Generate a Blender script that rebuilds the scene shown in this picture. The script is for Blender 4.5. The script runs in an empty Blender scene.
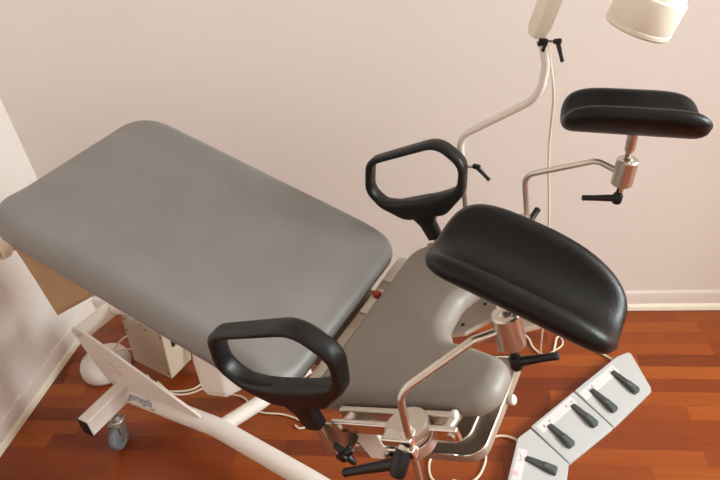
import bpy, bmesh, math, random
from mathutils import Vector, Matrix, Euler
random.seed(7)
PI = math.pi
SC = bpy.context.scene
COL = SC.collection

# ------------------------------------------------------------------ materials
def lin(c):
    return tuple(((v/255)/12.92 if v/255 <= 0.04045 else ((v/255+0.055)/1.055)**2.4) for v in c)

def mat(name, rgb, rough=0.5, metal=0.0, noise=0.0, scale=20.0, bump=0.0, bscale=200.0, spec=0.5, coat=0.0):
    m = bpy.data.materials.new(name); m.use_nodes = True
    nt = m.node_tree; b = nt.nodes['Principled BSDF']
    c = lin(rgb)
    b.inputs['Base Color'].default_value = (*c, 1)
    b.inputs['Roughness'].default_value = rough
    b.inputs['Metallic'].default_value = metal
    b.inputs['Specular IOR Level'].default_value = spec
    b.inputs['Coat Weight'].default_value = coat
    tc = nt.nodes.new('ShaderNodeTexCoord')
    n = nt.nodes.new('ShaderNodeTexNoise'); n.inputs['Scale'].default_value = scale; n.inputs['Detail'].default_value = 5
    nt.links.new(tc.outputs['Object'], n.inputs['Vector'])
    mx = nt.nodes.new('ShaderNodeMix'); mx.data_type = 'RGBA'
    mx.inputs[6].default_value = (*[v*(1-noise) for v in c], 1)
    mx.inputs[7].default_value = (*[min(1, v*(1+noise)) for v in c], 1)
    nt.links.new(n.outputs['Fac'], mx.inputs['Factor'])
    nt.links.new(mx.outputs[2], b.inputs['Base Color'])
    if bump > 0:
        n2 = nt.nodes.new('ShaderNodeTexNoise'); n2.inputs['Scale'].default_value = bscale; n2.inputs['Detail'].default_value = 3
        nt.links.new(tc.outputs['Object'], n2.inputs['Vector'])
        bp = nt.nodes.new('ShaderNodeBump'); bp.inputs['Strength'].default_value = bump; bp.inputs['Distance'].default_value = 0.002
        nt.links.new(n2.outputs['Fac'], bp.inputs['Height']); nt.links.new(bp.outputs['Normal'], b.inputs['Normal'])
    return m

M = {}
M['wall'] = mat('wall_paint', (230, 220, 213), 0.9, noise=0.025, scale=1.6, bump=0.15, bscale=350, spec=0.2)
M['base'] = mat('baseboard_paint', (228, 213, 205), 0.55, noise=0.01)
M['shoe'] = mat('shoe_moulding_paint', (240, 228, 208), 0.5, noise=0.01)
M['ceil'] = mat('ceiling_paint', (235, 228, 220), 0.9, noise=0.01)
M['back'] = mat('grey_upholstery', (121, 115, 111), 0.40, noise=0.13, scale=9, bump=0.12, bscale=600)
M['seat'] = mat('seat_upholstery', (133, 124, 115), 0.47, noise=0.11, scale=9, bump=0.12, bscale=600)
M['black_pad'] = mat('black_leather', (19, 18, 17), 0.38, noise=0.1, scale=30, bump=0.25, bscale=260, spec=0.24)
M['black'] = mat('black_plastic', (16, 15, 15), 0.40, noise=0.08, spec=0.4)
M['steel'] = mat('brushed_steel', (205, 197, 186), 0.3, 1.0, noise=0.05, scale=60)
M['chrome'] = mat('chrome', (214, 208, 200), 0.14, 1.0, noise=0.02)
M['tray'] = mat('tray_steel', (172, 158, 143), 0.55, 1.0, noise=0.05, scale=70)
M['fork'] = mat('zinc_fork', (196, 190, 182), 0.38, 0.85, noise=0.04)
M['alu'] = mat('aluminium', (206, 198, 188), 0.34, 1.0, noise=0.04, scale=80)
M['white'] = mat('white_enamel', (230, 219, 210), 0.35, noise=0.015)
M['cream'] = mat('cream_enamel', (236, 226, 208), 0.4, noise=0.015)
M['beige'] = mat('beige_enamel', (205, 190, 172), 0.45, noise=0.03)
M['beige_metal'] = mat('beige_metal', (200, 182, 160), 0.5, noise=0.03)
M['plastic'] = mat('white_plastic', (232, 224, 214), 0.42, noise=0.02)
M['grey_rubber'] = mat('grey_rubber', (112, 114, 118), 0.6, noise=0.05)
M['grey_plastic'] = mat('grey_plastic', (150, 152, 156), 0.5, noise=0.03)
M['cable'] = mat('cable_sheath', (226, 210, 186), 0.5, noise=0.02)
M['tan_cable'] = mat('tan_cable', (176, 150, 112), 0.5, noise=0.03)
M['pedal'] = mat('light_grey_housing', (184, 182, 180), 0.45, noise=0.012, scale=8)
M['lever'] = mat('dark_pedal', (62, 66, 66), 0.5, noise=0.05)
M['lever_tip'] = mat('dark_pedal_tip', (78, 84, 83), 0.55, noise=0.05)
M['strip'] = mat('white_label_strip', (214, 208, 207), 0.5, noise=0.01)
M['ink'] = mat('dark_ink', (80, 72, 74), 0.6)
M['pink'] = mat('pink_ink', (222, 176, 182), 0.6)
M['blue_ink'] = mat('blue_ink', (92, 110, 142), 0.6)
M['red'] = mat('red_plastic', (176, 44, 36), 0.4)
M['paper'] = mat('tan_paper', (212, 186, 148), 0.85, noise=0.05, scale=14, bump=0.4, bscale=120, spec=0.2)
M['brass'] = mat('brass', (190, 160, 96), 0.3, 1.0)
M['dark'] = mat('dark_slot', (30, 27, 25), 0.6)
M['wire'] = mat('dark_wire', (96, 84, 74), 0.35, 0.8)
M['blue_label'] = mat('port_label', (92, 98, 124), 0.5, noise=0.2, scale=60)

def floor_material():
    m = bpy.data.materials.new('parquet_strips'); m.use_nodes = True
    nt = m.node_tree; N = nt.nodes; L = nt.links; b = N['Principled BSDF']
    def math_(op, a, c=None, v=None):
        n = N.new('ShaderNodeMath'); n.operation = op
        if isinstance(a, (int, float)): n.inputs[0].default_value = a
        else: L.new(a, n.inputs[0])
        if c is not None:
            if isinstance(c, (int, float)): n.inputs[1].default_value = c
            else: L.new(c, n.inputs[1])
        return n.outputs[0]
    tc = N.new('ShaderNodeTexCoord'); sp = N.new('ShaderNodeSeparateXYZ'); L.new(tc.outputs['Object'], sp.inputs[0])
    W, LEN = 0.0617, 0.46
    v = math_('DIVIDE', math_('SUBTRACT', sp.outputs['Y'], 1.263 - 40*W), W)
    row = math_('FLOOR', v); fv = math_('SUBTRACT', v, row)
    wn = N.new('ShaderNodeTexWhiteNoise'); wn.noise_dimensions = '1D'; L.new(row, wn.inputs['W'])
    u = math_('DIVIDE', math_('ADD', sp.outputs['X'], math_('MULTIPLY', wn.outputs['Value'], 7.3)), LEN)
    col = math_('FLOOR', u); fu = math_('SUBTRACT', u, col)
    cb = N.new('ShaderNodeCombineXYZ'); L.new(row, cb.inputs[0]); L.new(col, cb.inputs[1])
    wn2 = N.new('ShaderNodeTexWhiteNoise'); wn2.noise_dimensions = '3D'; L.new(cb.outputs[0], wn2.inputs['Vector'])
    # grain
    cg = N.new('ShaderNodeCombineXYZ')
    L.new(math_('ADD', math_('MULTIPLY', sp.outputs['X'], 3.0), math_('MULTIPLY', wn2.outputs['Value'], 37.0)), cg.inputs[0])
    L.new(math_('MULTIPLY', sp.outputs['Y'], 46.0), cg.inputs[1])
    gn = N.new('ShaderNodeTexNoise'); gn.inputs['Scale'].default_value = 2.2; gn.inputs['Detail'].default_value = 6; gn.inputs['Distortion'].default_value = 0.6
    L.new(cg.outputs[0], gn.inputs['Vector'])
    f = math_('ADD', math_('MULTIPLY', wn2.outputs['Value'], 0.62), math_('MULTIPLY', gn.outputs['Fac'], 0.40))
    cr = N.new('ShaderNodeValToRGB'); L.new(f, cr.inputs['Fac'])
    e = cr.color_ramp.elements
    e[0].position = 0.08; e[0].color = (*lin((91, 35, 10)), 1)
    e[1].position = 0.95; e[1].color = (*lin((163, 86, 27)), 1)
    k = e.new(0.4); k.color = (*lin((123, 52, 16)), 1)
    k = e.new(0.68); k.color = (*lin((142, 65, 19)), 1)
    # thin joints
    ev = math_('LESS_THAN', math_('MINIMUM', fv, math_('SUBTRACT', 1.0, fv)), 0.012)
    eu = math_('LESS_THAN', math_('MINIMUM', fu, math_('SUBTRACT', 1.0, fu)), 0.002)
    ed = math_('MAXIMUM', ev, eu)
    mx = N.new('ShaderNodeMix'); mx.data_type = 'RGBA'
    L.new(math_('MULTIPLY', ed, 0.45), mx.inputs['Factor']); L.new(cr.outputs['Color'], mx.inputs[6]); mx.inputs[7].default_value = (*lin((88, 34, 16)), 1)
    L.new(mx.outputs[2], b.inputs['Base Color'])
    b.inputs['Roughness'].default_value = 0.36; b.inputs['Specular IOR Level'].default_value = 0.4
    return m
M['floor'] = floor_material()

# ------------------------------------------------------------------ mesh helpers
def finish(bm, name, m, parent=None, smooth=True, ang=0.7, loc=None):
    bmesh.ops.recalc_face_normals(bm, faces=bm.faces[:])
    me = bpy.data.meshes.new(name); bm.to_mesh(me); bm.free()
    if smooth:
        me.shade_smooth()
        if ang: me.set_sharp_from_angle(angle=ang)
    o = bpy.data.objects.new(name, me); COL.objects.link(o)
    for k in (m if isinstance(m, (list, tuple)) else [m]): me.materials.append(k)
    if parent is not None: o.parent = parent
    if loc: o.location = loc
    return o

def bevel(o, w=0.004, seg=3, ang=0.6):
    md = o.modifiers.new('bevel', 'BEVEL'); md.width = w; md.segments = seg; md.limit_method = 'ANGLE'; md.angle_limit = ang
    return o

def basis(z, xhint=None):
    z = Vector(z).normalized()
    h = Vector(xhint) if xhint is not None else (Vector((0, 0, 1)) if abs(z.z) < 0.9 else Vector((1, 0, 0)))
    x = (h - z*h.dot(z)).normalized(); y = z.cross(x)
    return Matrix((x, y, z)).transposed()

def fillet(pts, r, n=7, closed=False):
    pts = [Vector(p) for p in pts]; out = []
    N = len(pts)
    for i, p in enumerate(pts):
        if not closed and (i == 0 or i == N-1): out.append(p); continue
        a, b = pts[i-1], pts[(i+1) % N]
        rr = r[i] if isinstance(r, (list, tuple)) else r
        d1 = (a-p); d2 = (b-p); l1, l2 = d1.length, d2.length
        if rr <= 1e-6 or l1 < 1e-6 or l2 < 1e-6: out.append(p); continue
        d1 /= l1; d2 /= l2
        an = d1.angle(d2)
        if an > PI-0.02: out.append(p); continue
        t = min(rr/math.tan(an/2), l1*0.49, l2*0.49)
        rr2 = t*math.tan(an/2)
        c = p+(d1+d2).normalized()*(rr2/math.sin(an/2))
        s, e = p+d1*t-c, p+d2*t-c
        w = s.angle(e)
        for k in range(n+1):
            q = k/n
            if w < 1e-5: out.append(c+s); continue
            out.append(c+(s*math.sin((1-q)*w)+e*math.sin(q*w))/math.sin(w))
    return out

def tube_bm(bm, pts, r, seg=14, fr=0.0, caps=True, ry=None, n=7):
    P = fillet(pts, fr, n) if fr else [Vector(p) for p in pts]
    Q = [P[0]]
    for p in P[1:]:
        if (p-Q[-1]).length > 1e-5: Q.append(p)
    P = Q
    rs = r if isinstance(r, (list, tuple)) else [r]*len(P)
    T = []
    for i in range(len(P)):
        a = P[max(0, i-1)]; b = P[min(len(P)-1, i+1)]
        T.append((b-a).normalized())
    B = basis(T[0]); x = B.col[0].copy()
    rings = []
    for i, p in enumerate(P):
        x = (x-T[i]*x.dot(T[i])).normalized(); y = T[i].cross(x)
        rings.append([bm.verts.new(p+(x*math.cos(2*PI*k/seg)*rs[i]+y*math.sin(2*PI*k/seg)*(ry or rs[i]))) for k in range(seg)])
    for A, B2 in zip(rings, rings[1:]):
        for k in range(seg): bm.faces.new((A[k], A[(k+1) % seg], B2[(k+1) % seg], B2[k]))
    if caps:
        bm.faces.new(rings[0][::-1]); bm.faces.new(rings[-1])

def tube(name, pts, r, m, parent=None, **kw):
    bm = bmesh.new(); tube_bm(bm, pts, r, **kw); return finish(bm, name, m, parent)

def catmull(pts, n=8):
    P = [Vector(p) for p in pts]; P = [P[0]*2-P[1]]+P+[P[-1]*2-P[-2]]; out = []
    for i in range(1, len(P)-2):
        for k in range(n):
            t = k/n; a, b, c, d = P[i-1], P[i], P[i+1], P[i+2]
            out.append(0.5*((2*b)+(c-a)*t+(2*a-5*b+4*c-d)*t*t+(3*b-a-3*c+d)*t**3))
    out.append(P[-2]); return out

def box_bm(bm, c, size, R=None):
    c = Vector(c); R = R or Matrix.Identity(3)
    vs = []
    for dx in (-.5, .5):
        for dy in (-.5, .5):
            for dz in (-.5, .5):
                vs.append(bm.verts.new(c+R @ Vector((dx*size[0], dy*size[1], dz*size[2]))))
    for f in ((0, 1, 3, 2), (4, 6, 7, 5), (0, 4, 5, 1), (2, 3, 7, 6), (0, 2, 6, 4), (1, 5, 7, 3)):
        bm.faces.new([vs[i] for i in f])

def box(name, c, size, m, parent=None, R=None, bev=0.003):
    bm = bmesh.new(); box_bm(bm, c, size, R); o = finish(bm, name, m, parent)
    if bev: bevel(o, bev)
    return o

def lathe_bm(bm, prof, org, axis, seg=28, hint=None):
    B = basis(axis, hint); org = Vector(org); rings = []
    for r, h in prof:
        if r < 1e-6: rings.append([bm.verts.new(org+B @ Vector((0, 0, h)))])
        else: rings.append([bm.verts.new(org+B @ Vector((r*math.cos(2*PI*k/seg), r*math.sin(2*PI*k/seg), h))) for k in range(seg)])
    for A, C in zip(rings, rings[1:]):
        if len(A) == 1 and len(C) == 1: continue
        for k in range(seg):
            if len(A) == 1: bm.faces.new((A[0], C[(k+1) % seg], C[k]))
            elif len(C) == 1: bm.faces.new((A[k], A[(k+1) % seg], C[0]))
            else: bm.faces.new((A[k], A[(k+1) % seg], C[(k+1) % seg], C[k]))

def lathe(name, prof, org, axis, m, parent=None, seg=28, ang=0.6):
    bm = bmesh.new(); lathe_bm(bm, prof, org, axis, seg); return finish(bm, name, m, parent, ang=ang)

def prism_bm(bm, poly, ext):
    """poly: 3D points, ext: extrusion vector"""
    a = [bm.verts.new(Vector(p)) for p in poly]; b = [bm.verts.new(Vector(p)+Vector(ext)) for p in poly]
    bm.faces.new(a); bm.faces.new(b[::-1])
    n = len(a)
    for i in range(n): bm.faces.new((a[i], a[(i+1) % n], b[(i+1) % n], b[i]))

def prism(name, poly, ext, m, parent=None, bev=0.0, ang=0.5):
    bm = bmesh.new(); prism_bm(bm, poly, ext); o = finish(bm, name, m, parent, ang=ang)
    if bev: bevel(o, bev, ang=0.9)
    return o

def empty(name, label, cat, loc=(0, 0, 0), rz=0, group=None):
    o = bpy.data.objects.new(name, None); COL.objects.link(o); o.location = loc; o.rotation_euler = (0, 0, rz)
    o.empty_display_size = 0.1
    return tag(o, label, cat, group)

def tag(o, label, cat, group=None):
    o['label'] = label; o['category'] = cat
    if group: o['group'] = group
    return o

def text(name, s, size, m, parent, origin, xdir, ydir, extrude=0.0004, spacing=1.0):
    cu = bpy.data.curves.new(name+'_curve', 'FONT'); cu.body = s; cu.size = size; cu.extrude = extrude
    cu.align_x = 'LEFT'; cu.space_character = spacing
    t = bpy.data.objects.new(name+'_tmp', cu); COL.objects.link(t)
    dg = bpy.context.evaluated_depsgraph_get(); dg.update()
    me = bpy.data.meshes.new_from_object(t.evaluated_get(dg)); me.name = name
    bpy.data.objects.remove(t); bpy.data.curves.remove(cu)
    x = Vector(xdir).normalized(); z = x.cross(Vector(ydir)).normalized(); y = z.cross(x)
    mw = Matrix.Translation(Vector(origin)) @ Matrix((x, y, z)).transposed().to_4x4()
    me.transform(mw)
    me.materials.clear(); me.materials.append(m)
    o = bpy.data.objects.new(name, me); COL.objects.link(o); o.parent = parent
    return o

# ------------------------------------------------------------------ room
XL, YB, XR, YF, HC = -1.71, 2.04, 4.0, -2.5, 3.2
def struct(o): o['kind'] = 'structure'; return o
XM, YM = (XL+XR)/2, (YB+YF)/2
struct(box('floor', (XM, YM, -0.05), (XR-XL+.2, YB-YF+.2, 0.1), M['floor'], bev=0)).data.transform(Matrix.Identity(4))
struct(box('wall_left', (XL-0.06, YM, HC/2), (0.12, YB-YF, HC), M['wall'], bev=0))
# right wall with a wide window, unseen and added for its light
RY0, RY1, RZ0, RZ1 = -0.2, 1.9, 1.7, 3.05
bm = bmesh.new()
def rb(y0, y1, z0, z1): box_bm(bm, (XR+0.06, (y0+y1)/2, (z0+z1)/2), (0.12, y1-y0, z1-z0))
rb(YF, RY0, 0, HC); rb(RY1, YB, 0, HC); rb(RY0, RY1, 0, RZ0); rb(RY0, RY1, RZ1, HC)
struct(finish(bm, 'wall_right', M['wall'], smooth=False))
bm = bmesh.new()
for y in (RY0+.03, (RY0+RY1)/2, RY1-.03): box_bm(bm, (XR+.07, y, (RZ0+RZ1)/2), (.06, .06, RZ1-RZ0))
for z in (RZ0+.03, RZ1-.03): box_bm(bm, (XR+.07, (RY0+RY1)/2, z), (.06, RY1-RY0, .06))
struct(finish(bm, 'added_window', M['white'], smooth=False))
struct(box('wall_front', (XM, YF-0.06, HC/2), (XR-XL+.24, 0.12, HC), M['wall'], bev=0))
struct(box('ceiling', (XM, YM, HC+0.05), (XR-XL+.24, YB-YF+.24, 0.1), M['ceil'], bev=0))
# back wall, with an added unseen pier that shades its right part
struct(box('wall_back', (XM, YB+0.06, HC/2), (XR-XL+.24, 0.12, HC), M['wall'], bev=0))
PX, PD = 1.6, .30
struct(box('shade_pier', (PX+.2, YB-PD/2, HC/2), (.4, PD, HC), M['wall'], bev=.004))

def baseboard(name, p0, p1, inward):
    p0 = Vector(p0); p1 = Vector(p1); n = Vector(inward)
    prof = [(0, 0), (0, .082), (.006, .082), (.010, .078), (.013, .070), (.014, .02), (.014, 0)]
    bm = bmesh.new()
    prism_bm(bm, [p0+n*a+Vector((0, 0, b)) for a, b in prof], p1-p0)
    o = struct(finish(bm, name, M['base'], ang=0.4))
    sh = [(.014, 0), (.014, .024), (.020, .023), (.026, .018), (.029, .010), (.030, 0)]
    bm = bmesh.new()
    prism_bm(bm, [p0+n*a+Vector((0, 0, b)) for a, b in sh], p1-p0)
    s = finish(bm, 'shoe_moulding', M['shoe'], o, ang=0.4)
    return o
baseboard('baseboard_back', (XL, YB, 0), (PX, YB, 0), (0, -1, 0))
baseboard('baseboard_left', (XL, YF, 0), (XL, YB-0.03, 0), (1, 0, 0))

# ------------------------------------------------------------------ the chair's own frames
CHAIR = empty('exam_chair', 'grey upholstered gynaecological exam chair on a white tubular base', 'exam chair', (-0.244, 1.085, 0), math.radians(-21.04))
TH = math.radians(21); HZ = 0.806
EA = Vector((math.cos(TH), 0, math.sin(TH))); EV = Vector((0, 1, 0)); EH = Vector((-math.sin(TH), 0, math.cos(TH)))
def S(a, v, h):            # seat frame: along, across, normal
    return Vector((0, 0, HZ))+EA*a+EV*v+EH*h
SR = Matrix((EA, EV, EH)).transposed()
TB = math.radians(18.9)
BX = Vector((-math.cos(TB), 0, math.sin(TB))); BZ = Vector((math.sin(TB), 0, math.cos(TB)))
def Bk(x, y, z):           # backrest frame: towards the head, across, normal
    return Vector((0, 0, 0.816))+BX*x+EV*y+BZ*z
BR = Matrix((-BX, EV, BZ)).transposed()

def resample(P, step):
    P = [Vector((p[0], p[1])) for p in P]; out = []
    for i in range(len(P)):
        a, b = P[i], P[(i+1) % len(P)]; d = (b-a).length
        n = max(1, round(d/step))
        for k in range(n): out.append(a.lerp(b, k/n))
    return out
def inset(P, d):
    n = len(P); out = []
    area = sum(P[i].x*P[(i+1) % n].y-P[(i+1) % n].x*P[i].y for i in range(n))
    s = 1 if area > 0 else -1
    for i in range(n):
        t = (P[(i+1) % n]-P[i-1]).normalized()
        out.append(P[i]+Vector((-t.y, t.x))*d*s)
    return out
def ring(bm, P, z, fr): return [bm.verts.new(fr(p.x, p.y, z(p) if callable(z) else z)) for p in P]
def bridge(bm, A, B):
    n = len(A)
    for k in range(n): bm.faces.new((A[k], A[(k+1) % n], B[(k+1) % n], B[k]))

def ss(a, b, x):
    t = max(0, min(1, (x-a)/(b-a))); return t*t*(3-2*t)

# backrest cushion
BW, BL = 0.298, 0.880
out = fillet([(0.004, -BW, 0), (BL, -BW, 0), (BL+.045, BW, 0), (0.004, BW, 0)], [.07, .095, .115, .07], 10, True)
out = resample(out, 0.02)
def hb(p):
    y = abs(p.y)
    return (0.17*min(.075, max(0, y-.168)))*ss(-0.02, .12, p.x)-0.016*(1-ss(-.03, .16, p.x))
bm = bmesh.new(); prev = None
T0, Bt = 0.016, -0.054
prof = [(0.022, Bt), (0.007, Bt+.006), (0.0, Bt+.020)]
for k in range(0, 8):
    t = k/7*PI/2; prof.append((0.036*(1-math.cos(t)), T0-0.036+0.036*math.sin(t)))
for i, (d, z) in enumerate(prof):
    P = inset(out, d)
    wgt = max(0, (i-2)/8)
    R_ = ring(bm, P, lambda p, z=z, w=min(1, wgt): z+hb(p)*w, Bk)
    if prev is None: bm.faces.new(R_)
    else: bridge(bm, prev, R_)
    prev = R_
cen = Vector((BL/2, 0)); P0 = inset(out, 0.036)
for s in (.96, .92, .88, .84, .80, .76, .72, .68, .64, .60, .55, .49, .42, .35, .28, .2, .13):
    P = [cen+(p-cen)*s for p in P0]
    R_ = ring(bm, P, lambda p: T0+hb(p), Bk); bridge(bm, prev, R_); prev = R_
bm.faces.new(prev)
backrest = finish(bm, 'backrest', M['back'], CHAIR, ang=1.2)
box('backrest_board', Bk(BL/2, 0, Bt-.008), (BL-.10, .46, .016), M['white'], CHAIR, BR)
bfr = box('backrest_frame', Bk(BL/2-.02, .16, Bt-.034), (BL-.10, .03, .036), M['white'], CHAIR, BR)
box('frame_beam', Bk(BL/2-.02, -.16, Bt-.034), (BL-.10, .03, .036), M['white'], bfr, BR)
for x in (.1, .45, .78): box('cross_beam', Bk(x, 0, Bt-.034), (.03, .30, .03), M['white'], bfr, BR)

# seat cushion with its U cut-out
SW = 0.292
o2 = [(0.034, -.274), (0.448, -.274), (0.452, -0.165), (0.372, -0.128), (0.305, -0.105), (0.272, -0.045), (0.272, 0.035), (0.305, 0.095),
      (0.372, 0.128), (0.452, 0.165), (0.458, SW), (0.034, SW)]
fr = [.065, .075, .050, .06, .06, .06, .06, .06, .06, .050, .075, .065]
so = resample(fillet([(a, b, 0) for a, b in o2], fr, 10, True), 0.014)
bm = bmesh.new(); prev = None
ST, SB = 0.004, -0.050
prof = [(0.016, SB), (0.005, SB+.005), (0.0, SB+.016)]
for k in range(0, 8):
    t = k/7*PI/2; prof.append((0.030*(1-math.cos(t)), ST-0.030+0.030*math.sin(t)))
for d, z in prof:
    R_ = ring(bm, inset(so, d), z, S)
    if prev is None: bm.faces.new(R_)
    else: bridge(bm, prev, R_)
    prev = R_
bm.faces.new(prev)
finish(bm, 'seat', M['seat'], CHAIR, ang=1.2)

# hinge bar seen in the gap between seat and backrest
bm = bmesh.new()
box_bm(bm, Vector((0.008, 0.0, 0.768)), (.040, .54, .010))
bevel(finish(bm, 'hinge_bar', M['beige_metal'], CHAIR), .003)
hb_ = box('hinge_plate', (0.006, 0.225, 0.776), (.030, .11, .006), M['white'], CHAIR)
box('hinge_plate', (0.004, 0.085, 0.776), (.024, .10, .006), M['cream'], CHAIR)
box('hinge_plate', (0.004, -0.06, 0.776), (.026, .07, .006), M['beige'], CHAIR)
box('hinge_plate', (0.004, -0.19, 0.776), (.026, .10, .006), M['cream'], CHAIR)
lathe('release_button', [(0, 0), (.011, 0), (.011, .012), (.008, .016), (0, .016)], (0.010, 0.105, 0.776), (0, 0, 1), M['red'], CHAIR)['label'] = 'small red button'

# side rails
def side_rail(s):
    ln = .270 if s < 0 else .235
    r = box('side_rail', S(.137+ln/2, s*.328, -.022), (ln, .012, .026), M['chrome'], CHAIR, SR, bev=.003)
    box('inner_rail', S(.254, s*.288, -.030), (.25, .014, .024), M['steel'], r, SR, bev=.003)
    for a in (.160, .352 if s > 0 else .378):
        tube('rail_spacer', [S(a, s*.326, -.024), S(a, s*.270, -.034)], .010, M['alu'], r, seg=14)
    lathe('rail_end_cap', [(0, 0), (.0075, 0), (.0085, .002), (.0085, .007), (.007, .009), (0, .009)], S(.378, s*.286, -.022), EA, M['plastic'], r, seg=8)
    for a in (.155, .360 if s > 0 else .395):
        lathe('rail_bolt', [(0, .004), (.006, .004), (.008, 0)], S(a, s*.334, -.022), (0, s, 0), M['steel'], r, seg=14)
    return r
side_rail(-1); side_rail(1)

# white strut plates under the rails
for s in (-1, 1):
    poly = [S(q, s*.302, h) for q, h in ((.128, -.040), (.200, -.040), (.200, -.118), (.194, -.130), (.183, -.138), (.152, -.140))]
    prism('strut_plate', poly, EV*.010*s*-1, M['white'], CHAIR, bev=.002)
# steel angle brackets carrying the armrests
def grip(s):
    vc = s*.340; hw = .020
    lean, drop, fwd_ = (.10, .012, .020) if s < 0 else (0.0, 0.0, -.008)
    def S(a, v, h, S0=globals()['S']):
        k = ss(.0, .06, h)
        return S0(a+fwd_, v+s*lean*max(0, h-.05), h-drop*k)
    outer = fillet([(-.055, vc, .170), (-.010, vc, .256), (.212, vc, .260), (.260, vc, .185), (.222, vc, .100), (.150, vc, .055), (.025, vc, .060), (-.030, vc, .110)],
                   [.05, .045, .06, .05, .05, .04, .05, .05], 6, True)
    inner = fillet([(-.037, vc, .168), (.004, vc, .240), (.202, vc, .241), (.240, vc, .178), (.210, vc, .120), (.150, vc, .114), (.030, vc, .117), (-.012, vc, .126)],
                   [.04, .035, .05, .04, .04, .03, .03, .03], 6, True)
    c = Vector((.10, vc, .165))
    def angsort(P, n=72):
        res = []
        for k in range(n):
            t = 2*PI*k/n; d = Vector((math.cos(t), 0, math.sin(t))); best = None
            for i in range(len(P)):
                a = P[i]-c; b = P[(i+1) % len(P)]-c
                e = b-a; den = d.x*e.z-d.z*e.x
                if abs(den) < 1e-9: continue
                u = (a.x*e.z-a.z*e.x)/den; w = (a.x*d.z-a.z*d.x)/den
                if u > 0 and -1e-6 <= w <= 1+1e-6: best = u if best is None else max(best, u)
            res.append(c+d*best)
        return res
    A, I = angsort(outer), angsort(inner)
    bm = bmesh.new()
    def rg(P, dv, sh): # sh moves rim toward the middle of the band
        return [bm.verts.new(S(p.x, p.y+dv, p.z)) for p in P]
    def mix(k): return [a.lerp(i, k) for a, i in zip(A, I)]
    loops = [rg(mix(.0), -hw+.008, 0), rg(mix(.0), hw-.008, 0), rg(mix(.12), hw-.002, 0), rg(mix(.3), hw, 0), rg(mix(.7), hw, 0), rg(mix(.88), hw-.002, 0),
             rg(mix(1), hw-.008, 0), rg(mix(1), -hw+.008, 0), rg(mix(.88), -hw+.002, 0), rg(mix(.7), -hw, 0), rg(mix(.3), -hw, 0), rg(mix(.12), -hw+.002, 0)]
    for k in range(len(loops)): bridge(bm, loops[k], loops[(k+1) % len(loops)])
    # tapered neck growing out of the lower rim
    neck = [(.036, .064, .017), (.052, .060, .016), (.062, .030, .015), (.066, -.020, .013), (.066, -.028, .012)]
    n0 = [(.050, .075, .062, .018), (.080, .060, .040, .017), (.083, .035, .022, .015), (.087, -.030, .020, .013)]
    pr = None
    for a, h, wa, wv in [(.085, .085, .058, .016), (.085, .062, .036, .016), (.083, .035, .021, .015), (.087, -.012, .019, .0135)]:
        R_ = [bm.verts.new(S(a+wa*x, vc+wv*y, h)) for x, y in ((-1, -.7), (-.8, -1), (.8, -1), (1, -.7), (1, .7), (.8, 1), (-.8, 1), (-1, .7))]
        if pr: bridge(bm, pr, R_)
        else: bm.faces.new(R_)
        pr = R_
    bm.faces.new(pr)
    g = finish(bm, 'grip_handle', M['black'], CHAIR, ang=.8)
    # flat steel post going down to its bracket
    bm = bmesh.new()
    box_bm(bm, S(.089, vc, -.045), (.022, .008, .09), SR)
    bevel(finish(bm, 'handle_post', M['steel'], g), .002)
    # triangular bracket plate and star knob
    poly = [S(.060, s*.330, -.020), S(.165, s*.330, -.020), S(.165, s*.330, -.050), S(.120, s*.330, -.098), S(.098, s*.330, -.090)]
    prism('handle_bracket', poly, EV*s*-.006, M['steel'], g, bev=.001)
    bm = bmesh.new(); kc = S(.132, s*.352, -.072); B = basis((0, s, 0), EA)
    lathe_bm(bm, [(0, .012), (.010, .012), (.012, 0), (.010, -.006), (0, -.006)], kc, (0, s, 0), 16)
    for k in range(4):
        t = k*PI/2+.45; d = B @ Vector((math.cos(t), math.sin(t), 0))
        tube_bm(bm, [kc, kc+d*.012, kc+d*.024, kc+d*.029], [.008, .0075, .006, .003], seg=10)
    tube_bm(bm, [kc, kc-Vector((0, s*.022, 0))], .005, seg=10)
    finish(bm, 'star_knob', M['black'], g)
    return g
grip(-1); grip(1)

# clamp lever: hub + tapered arm with rounded tip
def lever_bm(bm, hub, axis, tip, hr=.012, hh=.024, r0=.0085, r1=.0062):
    hub = Vector(hub); axis = Vector(axis).normalized(); tip = Vector(tip)
    lathe_bm(bm, [(0, -hh*.5), (hr*.85, -hh*.5), (hr, -hh*.35), (hr, hh*.3), (hr*.8, hh*.5), (0, hh*.55)], hub, axis, 18)
    d = tip-hub; n = d.normalized(); L = d.length
    tube_bm(bm, [hub, hub+d*.25, hub+d*.6, hub+d*.9, hub+d*.96, tip], [r0, r0, (r0+r1)/2*.92, r1, r1*1.1, r1*.6], seg=12)

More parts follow.
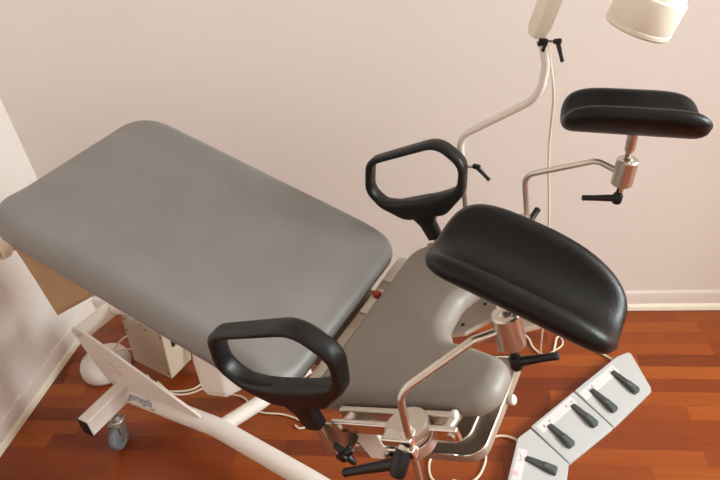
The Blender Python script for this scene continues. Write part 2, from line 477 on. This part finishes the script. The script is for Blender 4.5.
def pad_bm(pose, tp, Lp=.274, Rr=.082, ph=1.239, nn=4.6, th=.034, fall=0.0):
    c, (yw, pt, rl) = Vector(pose[:3]), pose[3:]
    R = Matrix.Rotation(yw, 3, 'Z') @ Matrix.Rotation(pt, 3, 'Y') @ Matrix.Rotation(rl, 3, 'X')
    bm = bmesh.new(); nu, nw = 26, 30
    G = {}
    for side in (1, -1):
        for i in range(nu+1):
            for j in range(nw+1):
                edge = i in (0, nu) or j in (0, nw)
                if edge and side == -1: G[side, i, j] = G[1, i, j]; continue
                # spacing tightened towards the rim so the rim rounds over
                u = math.sin((i/nu-.5)*PI)*.55+(i/nu*2-1)*.45; w = math.sin((j/nw-.5)*PI)*.55+(j/nw*2-1)*.45
                m0 = max(abs(u), abs(w), 1e-6); rr = (abs(u/m0)**nn+abs(w/m0)**nn)**(1/nn) if m0 > 1e-5 else 1
                U = u/rr; W = w/rr; W *= 1-(fall*max(0, U+.1)**2 if W > 0 else 0); f = W*ph
                e = max(abs(u), abs(w)); m_ = max(0, 1-((e-.80)/.20)**2) if e > .80 else 1
                t = th/2*math.sqrt(max(0, m_)) if not edge else 0
                p = Vector((U*Lp/2*(1-tp*W*max(0, U)), Rr*math.sin(f), Rr*(1-math.cos(f))))+Vector((0, -math.sin(f), math.cos(f)))*t*side
                G[side, i, j] = bm.verts.new(c+R @ p)
    for side in (1, -1):
        for i in range(nu):
            for j in range(nw):
                q = (G[side, i, j], G[side, i+1, j], G[side, i+1, j+1], G[side, i, j+1])
                try: bm.faces.new(q if side == 1 else q[::-1])
                except ValueError: pass
    return bm

def leg_support(s, bend, barrel, baxis, pole_top, pose, lev_tip, clamp_tip, c_hub, rise):
    foot = S(.305, s*.362, -.118); up = S(.305, s*.362, .020)
    bend = Vector(bend); barrel = Vector(barrel); ax = Vector(baxis).normalized()
    d = (bend-barrel); d.z = 0; d.normalize()
    side = barrel+d*.020
    mid = barrel+d*.056+Vector((0, 0, rise))
    r = tube('leg_support', [foot, bend, mid+(bend-mid)*.02, side], .0068, M['steel'], CHAIR, fr=[0, .035, .03, 0], seg=14)
    # barrel joint
    bl = lathe('joint_barrel', [(.009, .030), (.020, .030), (.0225, .027), (.0225, -.030), (.019, -.033), (.008, -.033), (.008, .020), (.009, .030)], barrel, ax, M['steel'], r, 32)
    lathe('pad_post', [(0, -.05), (.0065, -.05), (.0065, .045), (.0105, .052), (.0105, (Vector(pole_top)-barrel).length), (0, (Vector(pole_top)-barrel).length)], barrel, Vector(pole_top)-barrel, M['steel'], r, 20)
    lathe('joint_ball', [(0, .036), (.007, .034), (.0125, .028), (.0125, .024), (0, .02)], barrel, ax, M['alu'], r, 20)
    bm = bmesh.new(); hub = barrel-ax*.068
    lever_bm(bm, hub, ax, lev_tip, hr=.011, hh=.024, r0=.008, r1=.0065)
    tube_bm(bm, [barrel-ax*.033, hub], .006, seg=12)
    finish(bm, 'joint_lever', M['black'], r)
    p = finish(pad_bm(pose, -.02 if s < 0 else .03, .286 if s < 0 else .276, nn=3.9 if s < 0 else 4.6, fall=.24 if s < 0 else 0.0), 'leg_pad', M['black_pad'], r, ang=0)
    # rail clamp: round stacked discs and the split block that grips the rod
    cl = bmesh.new(); cc = S(.314, s*.332, -.016 if s < 0 else -.03)
    for h0, h1, rr in ((-.034, -.012, .040), (-.010, .000, .0385), (.002, .016, .040)):
        lathe_bm(cl, [(0, h0), (rr-.002, h0), (rr, h0+.002), (rr, h1-.002), (rr-.002, h1), (0, h1)], cc, EH, 36)
    lathe_bm(cl, [(0, .016), (.022, .016), (.022, .019), (0, .020)], cc, EH, 24)
    clo = finish(cl, 'rail_clamp', M['alu'], r)
    box('clamp_block', S(.312, s*.358, -.006), (.060, .030, .016), M['chrome'], r, SR, bev=.003)
    box('clamp_block', S(.312, s*.362, -.028), (.056, .028, .020), M['chrome'], r, SR, bev=.003)
    for a in (.285, .318):
        lathe('clamp_bolt', [(0, .004), (.004, .004), (.0055, .001), (.0055, 0)], S(a, s*.3765, -.028), (0, s, 0), M['steel'], r, seg=12)
    bm = bmesh.new(); ch = Vector(c_hub)
    axc = (S(.324, s*.368, -.014)-ch).normalized()
    lever_bm(bm, ch, axc, clamp_tip, hr=.0150, hh=.046, r0=.0105, r1=.0080)
    finish(bm, 'clamp_lever', M['black'], r)
    lathe('lever_stud', [(.0095, -.024), (.0095, .012)], S(.322, s*.366, -.012), axc, M['steel'], r, 16)
    return r
n1 = leg_support(-1, (.303, -.362, 1.030), (.4385, -.240, 1.103), (-.21, 0, 1), (.455, -.242, 1.180), (.459, -.243, 1.194, -.004, .315, .055),
            (.516, -.238, 1.072), S(.178, -.396, -.068), S(.313, -.385, -.036), -.003)
n2 = leg_support(1, (.306, .362, 1.038), (.5265, .335, 1.094), (.10, 0, 1), (.532, .335, 1.190), (.524, .331, 1.203, .208, .060, -.12),
            (.447, .318, 1.024), S(.335, .452, -.032), S(.300, .390, -.060), .016)
n1['label'] = 'leg support nearest the camera, black trough pad on a bent steel rod'
n2['label'] = 'leg support by the back wall, black trough pad on a bent steel rod'

# drain tray under the seat
TZ = -.110
tp = [(0.10, -.300), (.405, -.300), (.405, -.04), (0.10, -.04)]
to = fillet([(a, b, 0) for a, b in tp], [.01, .035, .035, .01], 8, True)
bm = bmesh.new()
prism_bm(bm, [S(p.x, p.y, TZ) for p in to], EH*-.016)
tray = bevel(finish(bm, 'drain_tray', M['tray'], CHAIR), .002)
ti = fillet([(.12, -.272, 0), (.365, -.272, 0), (.365, -.06, 0), (.12, -.06, 0)], [.01, .03, .03, .01], 8, True)
tube('tray_rim', [S(p.x, p.y, TZ+.002) for p in ti+[ti[0]]], .0035, M['steel'], tray, seg=8)
to2 = inset([Vector((p.x, p.y)) for p in to], .002)
tube('tray_rim', [S(p.x, p.y, TZ+.001) for p in to2+[to2[0]]], .003, M['chrome'], tray, seg=8)
lathe('tray_knob', [(0, 0), (.008, 0), (.010, .003), (.010, .010), (.007, .013), (0, .013)], S(.405, -.150, TZ-.010), EA, M['plastic'], tray)['label'] = 'white tray knob'

# beige cover seen through the cut-out
pl = [(.045, .07), (.205, .095), (.262, .150), (.330, .090), (.395, .115), (.395, .30), (.045, .30)]
cov = bmesh.new()
prism_bm(cov, [S(a, b, -.150) for a, b in pl], EH*-.012)
cov = bevel(finish(cov, 'under_seat_cover', M['beige'], CHAIR), .003)
for a, b in ((.190, .125), (.222, .205), (.262, .175), (.375, .125)):
    lathe('cover_screw', [(0, .003), (.004, .003), (.005, 0)], S(a, b, -.150), EH, M['dark'], cov, seg=10)
tube('cover_cord', [S(.215, .235, -.145), S(.262, .185, -.145), S(.285, .130, -.146)], .003, M['cable'], cov, seg=8)

# ------------------------------------------------------------------ base, casters, lifting arms
bm = bmesh.new()
tube_bm(bm, [(-1.02, -.052, .150), (-.59, -.045, .150), (-.20, -.085, .138), (.22, -.125, .098)], .0325, seg=24, fr=[0, .5, .4, 0], n=12)
tube_bm(bm, [(-.575, -.03, .148), (-.515, .10, .150), (-.475, .24, .150), (-.45, .36, .120)], .0265, seg=20, fr=[0, .25, .2, 0], n=10)
base = finish(bm, 'base_frame', M['white'], CHAIR)
cb = box('cross_bar', (-1.010, -.13, .172), (.050, .22, .072), M['white'], base, bev=.006)
for s in (-1, 1):
    box('end_cap', (-1.010, -.13+s*.1115, .172), (.046, .005, .068), M['black'], base, bev=.004)
box('bar_extension', (-1.070, .195, .092), (.036, .11, .022), M['white'], base, bev=.003)
cb2 = box('cross_bar', (.22, -.125, .098), (.046, .46, .05), M['white'], base, bev=.006)
# maker's lettering on the head-end of the tube
nrm = Vector((.05, -.70, .71)).normalized()
tx = Vector((1, .016, 0)); ty = nrm.cross(tx)
text('maker_lettering', 'gomeglis', .033, M['blue_ink'], base, Vector((-.972, -.052, .150))+nrm*.0328-ty*.008, tx, ty, .0003, 1.0)['label'] = 'small blue lettering'
text('red_lettering', 'medi', .010, M['red'], base, Vector((-.862, -.049, .150))+nrm*.0318-ty*.0185, tx, ty, .0003)

def caster(x, y, az):
    ax = Vector((math.cos(az), math.sin(az), 0)); fw = Vector((-ax.y, ax.x, 0)); c = Vector((x, y, .05))
    bm = bmesh.new()
    st = c+fw*.030+Vector((0, 0, .072))
    lathe_bm(bm, [(0, 0), (.026, 0), (.027, .004), (.024, .010), (.014, .013), (.012, .024), (0, .024)], st-Vector((0, 0, .022)), (0, 0, 1), 22)
    for s in (-1, 1):
        p = [c+ax*s*.019+v for v in (Vector((0, 0, -.014))-fw*.012, Vector((0, 0, -.014))+fw*.010, fw*.052+Vector((0, 0, .052)), -fw*.004+Vector((0, 0, .052)))]
        prism_bm(bm, p, ax*s*.003)
    box_bm(bm, c+fw*.024+Vector((0, 0, .0525)), (.046, .056, .005), Matrix((ax, fw, Vector((0, 0, 1)))).transposed())
    k = bevel(finish(bm, 'caster', M['fork'], CHAIR), .0015)
    w = lathe('wheel', [(.012, -.015), (.034, -.012), (.036, -.014), (.046, -.014), (.050, -.008), (.050, .008), (.046, .014), (.036, .014), (.034, .012), (.012, .015)], c, ax, M['grey_rubber'], k, 36)
    lathe('wheel_hub', [(0, -.0165), (.010, -.0165), (.012, -.0145), (.030, -.0115), (.033, -.013), (.033, .013), (.030, .0115), (.012, .0145), (.010, .0165), (0, .0165)], c, ax, M['grey_plastic'], k, 24)
    return k
for x, y, az in ((-.985, -.165, .40), (-1.075, .235, .3), (.235, -.30, .5), (.235, .05, .4)): caster(x, y, az)

# pivot brackets and pivot tube at the head end
def bracket(v, up):
    poly = [(-1.150, .432+up), (-1.168, .415+up), (-1.165, .392+up), (-1.085, .182), (-1.060, .178), (-.940, .180), (-.660, .180), (-.640, .188), (-.665, .204), (-1.118, .435+up), (-1.135, .440+up)]
    b = prism('pivot_bracket', [(a, v, z) for a, z in poly], (0, .010, 0), M['white'], CHAIR, bev=.002)
    bm = bmesh.new()
    lathe_bm(bm, [(0, .006), (.008, .006), (.010, .002), (.010, 0)], (-1.126, v, .409+up), (0, -1, 0), 16)
    finish(bm, 'bracket_bolt', M['alu'], b)
    return b
b1 = bracket(-.058, 0)
# worn printed emblem on the near bracket
bm = bmesh.new()
for i, (a, z, l, t) in enumerate(((-1.045, .320, .05, -.5), (-1.030, .300, .06, -.5), (-1.030, .275, .05, -.5), (-.985, .300, .03, .3))):
    tube_bm(bm, [(a, -.0582, z), (a+l*math.cos(t), -.0582, z+l*math.sin(t))], .0022, seg=6)
finish(bm, 'worn_print', mat('worn_print_ink', (206, 178, 170), .6), b1)
tube('pivot_tube', [(-1.126, -.050, .409), (-1.126, .125, .409)], .030, M['white'], CHAIR, seg=24)
tube('lifting_arm', [(-1.126, .095, .412), (-.16, .060, .690), (-.02, .05, .715)], .024, M['white'], CHAIR, seg=18, fr=.05)
bm = bmesh.new()
box_bm(bm, S(.10, 0, -.078), (.18, .46, .030), SR)
box_bm(bm, Vector((-.02, .02, .722)), (.08, .30, .03))
bevel(finish(bm, 'seat_frame', M['steel'], CHAIR), .003)
prism('lifting_link', [(-1.160, .100, .448), (-1.140, .100, .456), (-.925, .100, .378), (-.925, .100, .342), (-1.150, .100, .405)], (0, .03, 0), M['white'], CHAIR, bev=.003)
# white actuator housing under the backrest, with its push rod
bm = bmesh.new()
ho = [bm.verts.new(p) for p in ((-.590, -.030, .395), (-.515, -.090, .385), (-.455, -.075, .385), (-.395, .000, .400), (-.50, .05, .40))]
hu = [bm.verts.new(p) for p in ((-.625, -.020, .425), (-.525, -.097, .415), (-.450, -.080, .415), (-.385, .010, .425), (-.50, .065, .43))]
ht = [bm.verts.new(p) for p in ((-.600, -.015, .56), (-.525, -.075, .56), (-.450, -.065, .56), (-.39, .010, .56), (-.50, .055, .56))]
bm.faces.new(ho[::-1]); bridge(bm, ho, hu); bridge(bm, hu, ht); bm.faces.new(ht)
act = bevel(finish(bm, 'actuator_housing', M['plastic'], CHAIR), .008, ang=.3)
bm = bmesh.new()
tube_bm(bm, [(-.52, .0, .50), (-.40, .02, .622)], .018, seg=16)
finish(bm, 'actuator_rod', M['steel'], act)
# beige control box hung behind the bracket
RX = Matrix.Rotation(math.radians(9.5), 3, 'Y'); bc = Vector((-1.065, .185, .205))
bx = box('control_box', bc, (.200, .120, .275), M['beige_metal'], CHAIR, RX, bev=.004)
for a, z in ((.090, .120), (.090, .098), (.020, .105), (-.090, .108), (.088, -.110), (-.085, .05)):
    lathe('box_screw', [(0, .0025), (.0035, .002), (.0045, 0)], bc+RX @ Vector((a, -.060, z)), (0, -1, 0), M['dark'], bx, seg=10)
box('port_label', bc+RX @ Vector((.1005, .002, .055)), (.002, .055, .07), M['blue_label'], bx, RX, bev=0)
box('port_socket', bc+RX @ Vector((.104, -.018, .040)), (.008, .012, .04), M['dark'], bx, RX, bev=.001)
box('port_socket', bc+RX @ Vector((.104, .022, .095)), (.008, .012, .02), M['dark'], bx, RX, bev=.001)
box('box_hanger', (-1.065, .118, .345), (.05, .04, .012), M['beige_metal'], bx, bev=.002)

# paper roll holder at the head end
bm = bmesh.new()
box_bm(bm, (-.915, -.236, .968), (.060, .008, .05)); box_bm(bm, (-.915, .236, .968), (.060, .008, .05))
tube_bm(bm, [(-.915, -.232, .965), (-.915, .232, .965)], .008, seg=12)
box_bm(bm, (-.880, -.236, .985), (.10, .008, .030)); box_bm(bm, (-.880, .236, .985), (.10, .008, .030))
tube_bm(bm, [(-.915, -.262, .955), (-.915, -.238, .955)], .030, seg=24)
box_bm(bm, (-.84, -.236, 1.01), (.03, .008, .06)); box_bm(bm, (-.84, .236, 1.01), (.03, .008, .06))
ph_ = bevel(finish(bm, 'paper_holder', M['cream'], CHAIR), .002)
box('holder_knob', (-.915, -.270, .957), (.040, .020, .040), M['beige'], ph_, bev=.006)['label'] = 'brownish holder end knob'

# everything that stands alone is placed in the room with the chair's rotation baked in
RZ = math.radians(-21.04); CW = Matrix.Translation((-0.244, 1.085, 0)) @ Matrix.Rotation(RZ, 4, 'Z')
def W(*p): return CW @ Vector(p)

roll = empty('paper_roll', 'tan paper roll with a sheet hanging below the head end of the backrest', 'paper roll', W(-.915, 0, .965), RZ)
bm = bmesh.new()
lathe_bm(bm, [(.0095, -.222), (.033, -.222), (.033, .222), (.0095, .222)], (0, 0, 0), (0, 1, 0), 32)
finish(bm, 'paper_core', M['paper'], roll)
bm = bmesh.new(); cols = []
NV, NZ = 16, 14
for j in range(NV+1):
    t = j/NV; v = -.206+.43*t; zb = -.315-.070*t
    c_ = []
    for i in range(NZ+1):
        q = i/NZ; z = 0.0+zb*q
        x = -.034+.004*math.sin(q*5+t*2.5)*q
        c_.append(bm.verts.new((x, v+.028*q*(1-t), z)))
    cols.append(c_)
for A, B in zip(cols, cols[1:]):
    for i in range(NZ): bm.faces.new((A[i], A[i+1], B[i+1], B[i]))
sh = finish(bm, 'hanging_sheet', M['paper'], roll, ang=0)
md = sh.modifiers.new('thickness', 'SOLIDIFY'); md.thickness = .0008

# ------------------------------------------------------------------ lamp standing in the far rail
LV = .388
lp = empty('exam_lamp', 'cream examination lamp on a bent pole clamped to the far side of the exam chair', 'lamp', W(.150, LV, .80), RZ)
def LP(x, z, v=LV): return Vector((x-.150, v-LV, z-.80))
bm = bmesh.new(); tube_bm(bm, [LP(.153, .80), LP(.139, 1.03)], .0068, seg=16)
finish(bm, 'pole_socket', M['steel'], lp)
bm = bmesh.new(); box_bm(bm, LP(.160, .845, .358), (.045, .075, .034), SR)
bevel(finish(bm, 'rail_block', M['alu'], lp), .003)
tube('pole', [LP(.139, 1.02), LP(.135, 1.108), LP(.325, 1.226), LP(.334, 1.30), LP(.322, 1.352)], .0090, M['white'], lp, fr=[0, .05, .075, .06, 0], seg=18, n=10)
bm = bmesh.new(); lever_bm(bm, LP(.178, 1.030), (1, 0, -.1), LP(.212, .996), hr=.007, hh=.019, r0=.0056, r1=.0048)
finish(bm, 'clamp_lever', M['black'], lp)
tube('lever_stud', [LP(.143, 1.026), LP(.170, 1.030)], .004, M['steel'], lp, seg=10)
# joint and square arm
bm = bmesh.new(); lathe_bm(bm, [(0, 0), (.0105, 0), (.0105, .009), (0, .009)], LP(.324, 1.343), (-.25, 0, 1), 18)
finish(bm, 'pole_collar', M['black'], lp)
jd = Vector((.33, 0, .944)).normalized(); jx = Vector((.944, 0, -.33))
A0 = LP(.309, 1.362, LV+.004)
bm = bmesh.new(); e = basis(jd, (1, -.9, 0))
def arm_ring(p, w): return [bm.verts.new(p+e @ Vector((x*w, y*w, 0))) for x, y in ((-1, -1), (1, -1), (1, 1), (-1, 1))]
r0 = arm_ring(A0-jd*.004, .014); r1 = arm_ring(A0+jd*.02, .0185); r2 = arm_ring(A0+jd*.30, .0185)
bm.faces.new(r0[::-1]); bridge(bm, r0, r1); bridge(bm, r1, r2); bm.faces.new(r2)
bevel(finish(bm, 'lamp_arm', M['cream'], lp), .004)
q0 = A0-jd*.004
box('joint_clip', q0+e @ Vector((-.0175, .006, .026)), (.002, .006, .024), M['black'], lp, e, bev=.0008)
box('joint_clip', q0+e @ Vector((-.0145, .014, .008)), (.002, .006, .016), M['black'], lp, e, bev=.0008)
box('joint_clip', LP(.333, 1.346, LV-.016), (.007, .008, .026), M['black'], lp, Matrix((jx, EV, jd)).transposed(), bev=.001)
box('joint_clip', LP(.328, 1.357, LV-.016), (.016, .008, .007), M['black'], lp, bev=.001)
bm = bmesh.new(); lever_bm(bm, LP(.357, 1.354, LV-.01), (1, 0, .1), LP(.372, 1.314, LV-.02), hr=.0058, hh=.016, r0=.0048, r1=.004)
finish(bm, 'joint_lever', M['black'], lp)
tube('lever_stud', [LP(.330, 1.350), LP(.351, 1.354, LV-.01)], .003, M['steel'], lp, seg=10)
# lamp head pointing down towards the seat
ha = Vector((.36, .05, .93)).normalized(); hc = LP(.506, 1.384)
HS = .665
head = lathe('lamp_head', [(r*HS, h*HS) for r, h in [(.088, -.004), (.094, -.006), (.098, 0), (.0985, .010), (.096, .012), (.098, .016), (.096, .092), (.094, .098), (.088, .100), (.086, .103), (.078, .17), (.05, .20), (0, .205)]], hc, ha, M['cream'], lp, 48, ang=.5)
lathe('lamp_glass', [(0, .003), (.058, .003), (.058, .006), (0, .006)], hc, ha, M['plastic'], lp, 40)
hb2 = basis(ha, (-1, 0, 0))
tube('wire_catch', [hc+hb2 @ (Vector(q)*HS) for q in ((.080, -.050, -.002), (.084, -.054, -.020), (.050, -.080, -.022), (.052, -.078, -.002))], .0010, M['wire'], lp, fr=.003, seg=8)
tube('head_yoke', [A0+jd*.29, A0+jd*.36, hc+ha*.22, hc+ha*.13], .011, M['cream'], lp, fr=.05, seg=14)
cd = catmull([LP(.330, 1.350, LV+.014), LP(.343, 1.288, .400), LP(.352, 1.216, .405), LP(.347, 1.082, .420), LP(.351, .876, .46), LP(.341, .582, .56), LP(.313, .224, .70), LP(.299, .060, .775), LP(.292, .006, .809), LP(.328, .006, .852), LP(.356, .006, .910), LP(.33, .006, .965)], 6)
tube('lamp_cord', cd, .0032, M['cable'], lp, seg=8)

# ------------------------------------------------------------------ foot switch on the floor
fo = Vector((.36, 1.42, 0))
fs = empty('foot_switch', 'pale grey three-section foot switch with dark pedals on the parquet right of the chair', 'foot switch', fo)
def F(x, y, z=0): return Vector((x, y, z))-fo
KZ = (.040-.014)/.165
DAV, PAV = Vector((.69, -.724)), Vector((.3225, 1.4525))
DCV, PCV = Vector((.96, -.28)), Vector((.193, 1.328))
def ztop(p, c=False):
    q = Vector((p[0], p[1]))
    return .040-KZ*max(-.01, ((q-PCV).dot(DCV) if c else (q-PAV).dot(DAV)))
def section(name, poly, c=False):
    P = [Vector((p[0], p[1])) for p in poly]
    bm = bmesh.new(); prev = None
    for d, f in ((.003, 0), (0, .1), (0, .9), (.0007, .97), (.003, 1)):
        R_ = ring(bm, inset(P, d), lambda p: ztop(p, c)*f, lambda x, y, z: F(x, y, z))
        if prev: bridge(bm, prev, R_)
        else: bm.faces.new(R_)
        prev = R_
    bm.faces.new(prev)
    o = finish(bm, name, M['pedal'], fs, ang=.35)
    for p in o.data.polygons:
        if len(p.vertices) > 4: p.use_smooth = False
    return o
def rounded(poly, r): return [(p.x, p.y) for p in fillet([(a, b, 0) for a, b in poly], r, 5, True)]
sA = section('switch_section', rounded([(.411, 1.537), (.590, 1.705), (.646, 1.737), (.681, 1.580), (.680, 1.564), (.518, 1.402)], [.003, .05, .012, .006, .006, .003]))
sB = section('switch_section', rounded([(.241, 1.376), (.406, 1.532), (.515, 1.399), (.349, 1.254)], .003))
sC = section('switch_section', rounded([(.239, 1.371), (.193, 1.328), (.100, 1.010), (.130, .992), (.290, 1.040), (.331, 1.192), (.347, 1.252)], [.003, .03, .015, .01, .006, .006, .003]), True)
def strip(par, poly, c=False):
    P = [F(x, y, ztop((x, y), c)-.0002) for x, y in poly]
    prism('label_strip', P, (0, 0, .0012), M['strip'], par)
strip(sA, [(.424, 1.526), (.565, 1.664), (.588, 1.638), (.444, 1.498)])
strip(sB, [(.258, 1.377), (.393, 1.510), (.412, 1.484), (.279, 1.353)])
strip(sC, [(.192, 1.289), (.118, 1.040), (.148, 1.034), (.220, 1.283)], True)
def pedal(par, p0, p1, cc=False):
    a = Vector((*p0, .0)); b = Vector((*p1, .0)); d = (b-a).normalized(); n = Vector((-d.y, d.x, 0)); L = (b-a).length
    bm = bmesh.new(); pr = None
    for t, w, z in ((0, .0085, .004), (.04, .0095, .008), (.55, .0125, .013), (.58, .0135, .015), (.93, .0150, .017), (.985, .013, .015), (1.0, .009, .011)):
        c = a+d*L*t; zb = ztop(c, cc)
        R_ = [bm.verts.new(F(*(c+n*q*w).xy, zb+zz)) for q, zz in ((-1, .0005), (1, .0005), (1, z-.003), (.75, z), (-.75, z), (-1, z-.003))]
        if pr: bridge(bm, pr, R_)
        else: bm.faces.new(R_)
        pr = R_
    bm.faces.new(pr[::-1])
    o = finish(bm, 'pedal', M['lever'], par, ang=.5)
    for k in range(7):
        c = a+d*L*(.60+.05*k); z = ztop(c, cc)+.0154+.0003*k
        tube('pedal_rib', [F(*(c-n*.0095).xy, z), F(*(c+n*.0095).xy, z)], .0014, M['lever_tip'], par, seg=6) if False else None
    bm = bmesh.new(); q = []
    for t in (.60, .92):
        c = a+d*L*t; z = ztop(c, cc)+(.0157 if t < .8 else .0170)
        q.append([bm.verts.new(F(*(c+n*w).xy, z+zz)) for w, zz in ((-.0095, -.001), (.0095, -.001), (.0085, .0012), (-.0085, .0012))])
    bm.faces.new(q[0]); bm.faces.new(q[1][::-1]); bridge(bm, q[0], q[1])
    finish(bm, 'pedal_grip', M['lever_tip'], o, ang=.4)
for par, p0, p1, k in ((sA, (.560, 1.632), (.628, 1.547), 0), (sA, (.470, 1.545), (.535, 1.461), 0), (sB, (.393, 1.474), (.458, 1.396), 0), (sB, (.303, 1.386), (.367, 1.311), 0),
                       (sC, (.212, 1.252), (.303, 1.213), 1), (sC, (.182, 1.140), (.273, 1.101), 1)): pedal(par, p0, p1, k)
# small printed symbols on the strips
ld = Vector((.724, .69, 0)); lu = Vector((-.69, .724, 0))
def mark(par, p, pts, r=.0008, m='ink', d=ld, u=lu, c=False):
    bm = bmesh.new(); z = ztop(p, c)+.0012
    tube_bm(bm, [F(p[0], p[1], 0)+d*a+u*b+Vector((0, 0, ztop((p[0]+d.x*a+u.x*b, p[1]+d.y*a+u.y*b), c)+.0011)) for a, b in pts], r, seg=6)
    finish(bm, 'printed_symbol', M[m], par)
seat_sym = [(-.013, .004), (-.010, -.006), (.004, -.006), (.012, .004)]
mark(sA, (.560, 1.642), seat_sym); mark(sA, (.468, 1.554), seat_sym)
mark(sA, (.481, 1.560), [(-.003, -.004), (.003, .004)], m='red')
for px_, py_ in ((.286, 1.380), (.307, 1.402), (.372, 1.466), (.392, 1.486)): mark(sB, (px_, py_), [(-.0025, -.003), (.0025, .004)], .0015)
mark(sC, (.194, 1.254), [(-.012, .004), (-.012, -.004), (.004, -.002), (.014, .006)], d=Vector((.28, .96, 0)), u=Vector((-.96, .28, 0)), c=True)
bm = bmesh.new(); lathe_bm(bm, [(0, .001), (.009, .001), (.009, 0)], F(.172, 1.195, ztop((.172, 1.195), True)+.0010), Vector((DCV.x*KZ, DCV.y*KZ, 1)), 18)
finish(bm, 'printed_dot', M['pink'], sC)

# cables
def kid(name, pts, r, m, par, inv=None):
    inv = par.matrix_basis.inverted() if inv is None else inv
    return tube(name, [inv @ p for p in catmull(pts, 7)], r, M[m], par, seg=8)
def cord(name, pts, r, m, label, cat='cable', n=7):
    o = tube(name, catmull(pts, n), r, M[m], None, seg=8)
    return tag(o, label, cat)
kid('switch_cable', [Vector(p) for p in ((.193, 1.322, .022), (.187, 1.344, .012), (.148, 1.360, .006), (.111, 1.350, .006), (.089, 1.309, .006), (.082, 1.250, .006), (.050, 1.190, .006), (-.02, 1.150, .006), (-.087, 1.181, .006), (-.101, 1.236, .006), (-.089, 1.287, .006), (-.10, 1.34, .006), (-.2, 1.40, .006))], .0042, 'cable', fs)
kid('switch_cable', [Vector(p) for p in ((.583, 1.712, .014), (.571, 1.736, .006), (.499, 1.801, .006), (.435, 1.853, .006), (.40, 1.845, .006), (.385, 1.800, .006), (.372, 1.762, .006), (.350, 1.745, .006), (.325, 1.752, .006), (.298, 1.790, .006), (.287, 1.838, .006), (.25, 1.90, .006))], .0045, 'cable', fs)
c3 = [W(*p) for p in ((-.955, .235, .12), (-.90, .225, .03), (-.905, .16, .006), (-.965, .112, .006), (-1.05, .085, .015), (-1.10, .10, .06))]
kid('control_cable', c3, .0042, 'cable', CHAIR, CW.inverted())
c4 = [W(*p) for p in ((-.96, .22, .15), (-.86, .22, .03), (-.89, .145, .006), (-.97, .095, .006), (-1.06, .105, .03))]
kid('control_cable', c4, .0042, 'cable', CHAIR, CW.inverted())
c5 = [W(*p) for p in ((-.80, .165, .006), (-.70, .19, .006), (-.60, .155, .006), (-.50, .18, .006), (-.424, .181, .006), (-.392, .168, .006), (-.407, .150, .006), (-.43, .155, .006))]
cord('floor_cable', c5, .0036, 'cable', 'thin cable along the floor ending in a small loop below the near black armrest')

# round white housing on the floor by the wall
rc = W(-1.345, .095, 0)
rh = empty('cable_housing', 'round white plastic housing with a seam, on the floor by the left baseboard', 'housing', rc, RZ)
bm = bmesh.new()
lathe_bm(bm, [(0, 0), (.088, 0), (.098, .006), (.103, .022), (.101, .045), (.092, .066), (.072, .082), (.040, .090), (0, .092)], (0, 0, 0), (0, 0, 1), 40)
finish(bm, 'housing_shell', M['plastic'], rh, ang=0)
bm = bmesh.new()
tube_bm(bm, [Vector((.092*math.cos(t)*math.sin(q), .092*math.sin(t)*math.sin(q), .0915*math.cos(q)**.55+.0006)) for t, q in [(.55, k*.16) for k in range(3, 9)]], .0016, seg=6)
finish(bm, 'housing_seam', M['dark'], rh)
lathe('housing_button', [(0, .012), (.012, .010), (.016, 0)], (-.055, -.035, .076), (-.3, -.2, 1), M['beige'], rh, seg=16)
lathe('housing_screw', [(0, .003), (.004, .002), (.005, 0)], (-.050, -.070, .062), (-.4, -.6, .8), M['dark'], rh, seg=10)
c6 = [W(*p) for p in ((-1.29, .10, .088), (-1.27, .125, .11), (-1.22, .17, .10), (-1.17, .20, .12))]
c7 = [W(*p) for p in ((-1.32, .135, .084), (-1.28, .18, .13), (-1.20, .22, .16), (-1.17, .22, .18))]
for nm, c_, lb in (('housing_cable', c6, 0), ('housing_cable', c7, 0)):
    inv = rh.matrix_basis.inverted()
    tube(nm, [inv @ p for p in catmull(c_, 7)], .0042, M['cable'], rh, seg=8)

# ------------------------------------------------------------------ light
w = bpy.data.worlds.new('daylight'); SC.world = w; w.use_nodes = True
bg = w.node_tree.nodes['Background']; bg.inputs[0].default_value = (.80, .955, 1.0, 1); bg.inputs[1].default_value = 1.0
def area(name, loc, target, sx, sy, power, col):
    l = bpy.data.lights.new(name, 'AREA'); l.shape = 'RECTANGLE'; l.size = sx; l.size_y = sy; l.energy = power; l.color = col
    o = bpy.data.objects.new(name, l); COL.objects.link(o); o.location = loc
    o.rotation_euler = (Vector(target)-Vector(loc)).to_track_quat('-Z', 'Y').to_euler(); return o
DAY = (.845, .955, .97)
area('added_window_light', (XR-.02, (RY0+RY1)/2, (RZ0+RZ1)/2), (0, (RY0+RY1)/2-.1, (RZ0+RZ1)/2-1.0), RY1-RY0-.1, RZ1-RZ0-.1, 250, DAY)  # area light filling the added, out-of-view window

# ------------------------------------------------------------------ camera
cam = bpy.data.cameras.new('camera'); co = bpy.data.objects.new('camera', cam); COL.objects.link(co)
cam.sensor_width = 36; cam.lens = 30.0; cam.clip_start = .02
ro, pt, yw = math.radians(7.459), math.radians(33.587), math.radians(-10.704)
fwd = Vector((math.sin(yw)*math.cos(pt), math.cos(yw)*math.cos(pt), -math.sin(pt))); rt = Vector((math.cos(yw), -math.sin(yw), 0)); dn = fwd.cross(rt)
r2 = rt*math.cos(ro)+dn*math.sin(ro); d2 = dn*math.cos(ro)-rt*math.sin(ro)
co.matrix_world = Matrix.Translation((0, 0, 1.75)) @ Matrix((r2, -d2, -fwd)).transposed().to_4x4()
SC.camera = co
SC.view_settings.view_transform = 'Standard'; SC.view_settings.look = 'None'; SC.view_settings.gamma = 1
SC.view_settings.use_curve_mapping = False; SC.view_settings.exposure = 0.16
